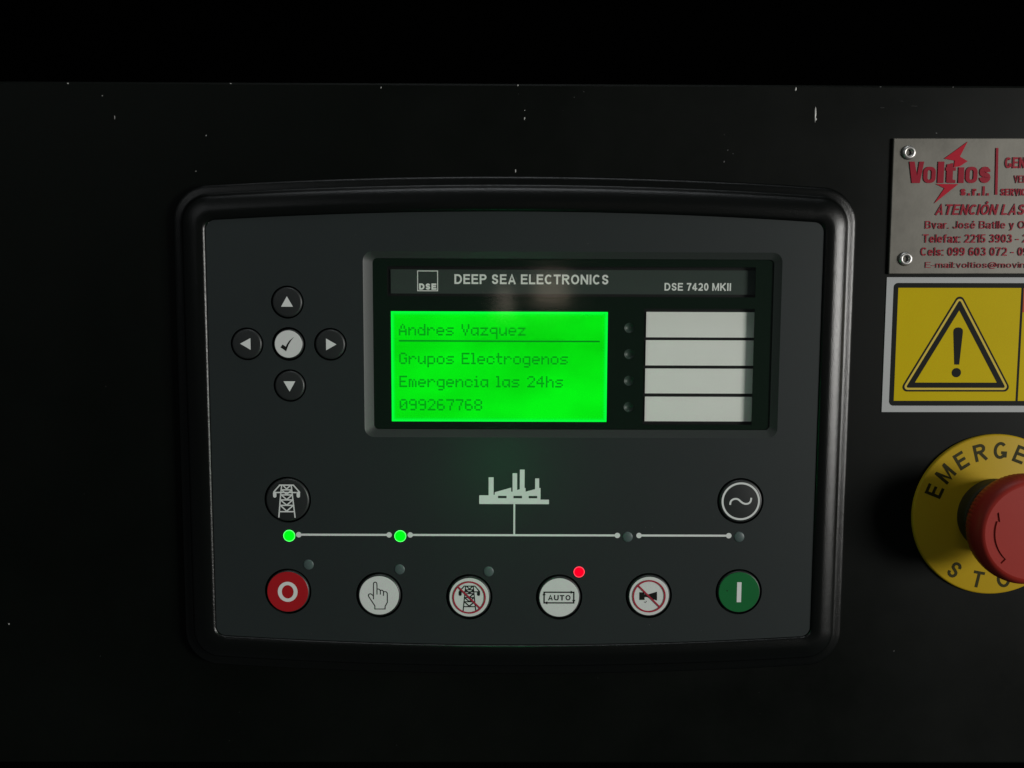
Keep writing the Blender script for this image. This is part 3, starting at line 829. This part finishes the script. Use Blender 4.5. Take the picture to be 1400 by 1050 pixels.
# ------------------------------------------------------------------ the warning sticker
SX, SZ = 185.3, 14.7
WS = thing('warning_sticker', 'yellow warning sticker with black exclamation triangle below the steel plate', 'sticker', SX, SZ, math.radians(0.12))
def sx(x): return x - SX
def sz(z): return z - SZ
link('backing', box(sx(135.35), sz(-9.75), sx(235.3), sz(39.3), 0.02, 0.22), M['sticker'], WS)
link('border', fill([rrect(sx(137.9), sz(-7.4), sx(232.7), sz(37.25), 1.6), rect(sx(139.6), sz(-5.6), sx(184.2), sz(35.5)), rect(sx(185.05), sz(-5.6), sx(231.0), sz(35.5))], 0.22, 0.26), M['ink'], WS)
link('yellow_field', box(sx(139.6), sz(-5.6), sx(184.2), sz(35.5), 0.2, 0.25), M['yellow'], WS)
link('yellow_field', box(sx(185.05), sz(-5.6), sx(231.0), sz(26.7), 0.2, 0.25), M['yellow'], WS)
link('red_field', box(sx(185.05), sz(26.7), sx(231.0), sz(35.5), 0.2, 0.25), M['orange'], WS)
def round_tri(pts, r, n=6):
    out = []
    for i in range(3):
        p, a, b = Vector(pts[i]), Vector(pts[i - 1]), Vector(pts[(i + 1) % 3])
        da, db = (a - p).normalized(), (b - p).normalized()
        half = da.angle(db) / 2
        t = r / math.tan(half)
        c = p + (da + db).normalized() * (r / math.sin(half))
        s, e = p + da * t - c, p + db * t - c
        a0, a1 = math.atan2(s.y, s.x), math.atan2(e.y, e.x)
        d = (a1 - a0 + math.pi) % (2 * math.pi) - math.pi
        for k in range(n + 1):
            q = a0 + d * k / n
            out.append((sx(c.x + r * math.cos(q)), sz(c.y + r * math.sin(q))))
    return out
def inset_tri(pts, d):
    c = [Vector(p) for p in pts]; out = []
    for i in range(3):
        p, a, b = c[i], c[i - 1], c[(i + 1) % 3]
        da, db = (a - p).normalized(), (b - p).normalized()
        out.append(p + (da + db).normalized() * (d / math.sin(da.angle(db) / 2)))
    return out
tri = [(162.05, 34.1), (141.35, -2.2), (182.75, -2.2)]
link('triangle_outline', fill([round_tri(tri, 1.7), round_tri(inset_tri(tri, .62), 1.25)], .26, .30), M['ink'], WS)
link('triangle_line', fill([round_tri(inset_tri(tri, .62), 1.25), round_tri(inset_tri(tri, 1.4), .5)], .26, .29), M['yellowline'], WS)
link('triangle', fill([round_tri(inset_tri(tri, 1.4), .5), round_tri(inset_tri(tri, 3.3), .1)], .26, .30), M['ink'], WS)
ex = [(162.0 + x, z) for x, z in [(-1.75, 19.6), (-1.6, 20.5), (-.9, 21.1), (0, 21.25), (.9, 21.1), (1.6, 20.5), (1.75, 19.6), (.95, 7.7), (-.85, 7.7)]]
link('exclamation_mark', fill([[(sx(x), sz(z)) for x, z in ex], circle(sx(162.05), sz(4.75), 1.7, 32)], .26, .30), M['ink'], WS)

# ------------------------------------------------------------------ the emergency stop button
EX, EZ = 178.0, -47.85
ES = thing('emergency_stop', 'red mushroom emergency stop button on a round yellow plate', 'stop button', EX, EZ)
yd = link('yellow_plate', sharp(lathe([(0, 1.3), (29.3, 1.3), (29.75, 1.15), (30.0, 0.8), (30.0, 0.03)], 128), 60), M['stopdisc'], ES)
def ring_letter(ch, ang, r, size, flip):
    me = text_mesh(ch, 0, None, 0, size, 1.34, weight=0.175)
    xs = [v.co.x / K for v in me.vertices]
    mx = (min(xs) + max(xs)) / 2
    a = math.radians(ang)
    t = a - math.pi / 2 if not flip else a + math.pi / 2
    for v in me.vertices:
        x, z = (v.co.x / K - mx) * 1.02, v.co.z / K - size / 2
        v.co = W(r * math.cos(a) + x * math.cos(t) - z * math.sin(t), r * math.sin(a) + x * math.sin(t) + z * math.cos(t), -v.co.y / K)
    link('letter', me, M['stopink'], yd)
for k, ch in enumerate('EMERGENCY'): ring_letter(ch, 158.2 - 17.75 * k, 24.1, 6.3, False)
for k, ch in enumerate('STOP'): ring_letter(ch, 237.0 + 22.2 * k, 24.8, 6.2, True)
link('collar', sharp(lathe([(13.6, 1.3), (13.6, 6.0), (13.2, 6.6), (12.0, 6.8), (11.5, 15.8)], 72), 60), M['collar'], ES)
def knurl(k, i):
    amp = [0, 0.0, .07, .09, .07, .03, 0, 0, 0, 0, 0, 0, 0][k]
    return amp * (1 if i % 4 < 2 else -1)
cap_prof = [(11.0, 15.6), (16.8, 15.6), (17.9, 16.3), (18.7, 18.0), (19.15, 20.0), (19.3, 21.6), (19.2, 23.0), (18.8, 24.3), (18.2, 25.3), (17.6, 25.95), (17.0, 26.35), (16.4, 26.5), (16.4, 25.5)]
cap = link('mushroom_cap', sharp(lathe(cap_prof, 320, True, knurl), 70), M['cap'], ES)
def arrow_loop(a0, a1, ri=12.9, ro=15.1):
    n = 20; L1 = []
    A = [math.radians(a0 + (a1 - a0) * i / n) for i in range(n + 1)]
    L1 += [(ro * math.cos(q), ro * math.sin(q)) for q in A]
    e = A[-1]; s = math.copysign(1, a1 - a0)
    tip = e + s * math.radians(13)
    rm = (ri + ro) / 2
    L1 += [((ro + 0.9) * math.cos(e), (ro + 0.9) * math.sin(e)), (rm * math.cos(tip), rm * math.sin(tip)), ((ri - 0.9) * math.cos(e), (ri - 0.9) * math.sin(e))]
    L1 += [(ri * math.cos(q), ri * math.sin(q)) for q in reversed(A)]
    return L1
loops = [circle(0, 0, 16.42, 160)] + [arrow_loop(227 - 120 * k, 163 - 120 * k) for k in range(3)]
link('cap_face', fill(loops, 25.7, 26.5), M['cap'], cap)
link('arrow_recess', mesh(*disc(0, 0, 16.35, 26.12, 80)), M['cap'], cap)
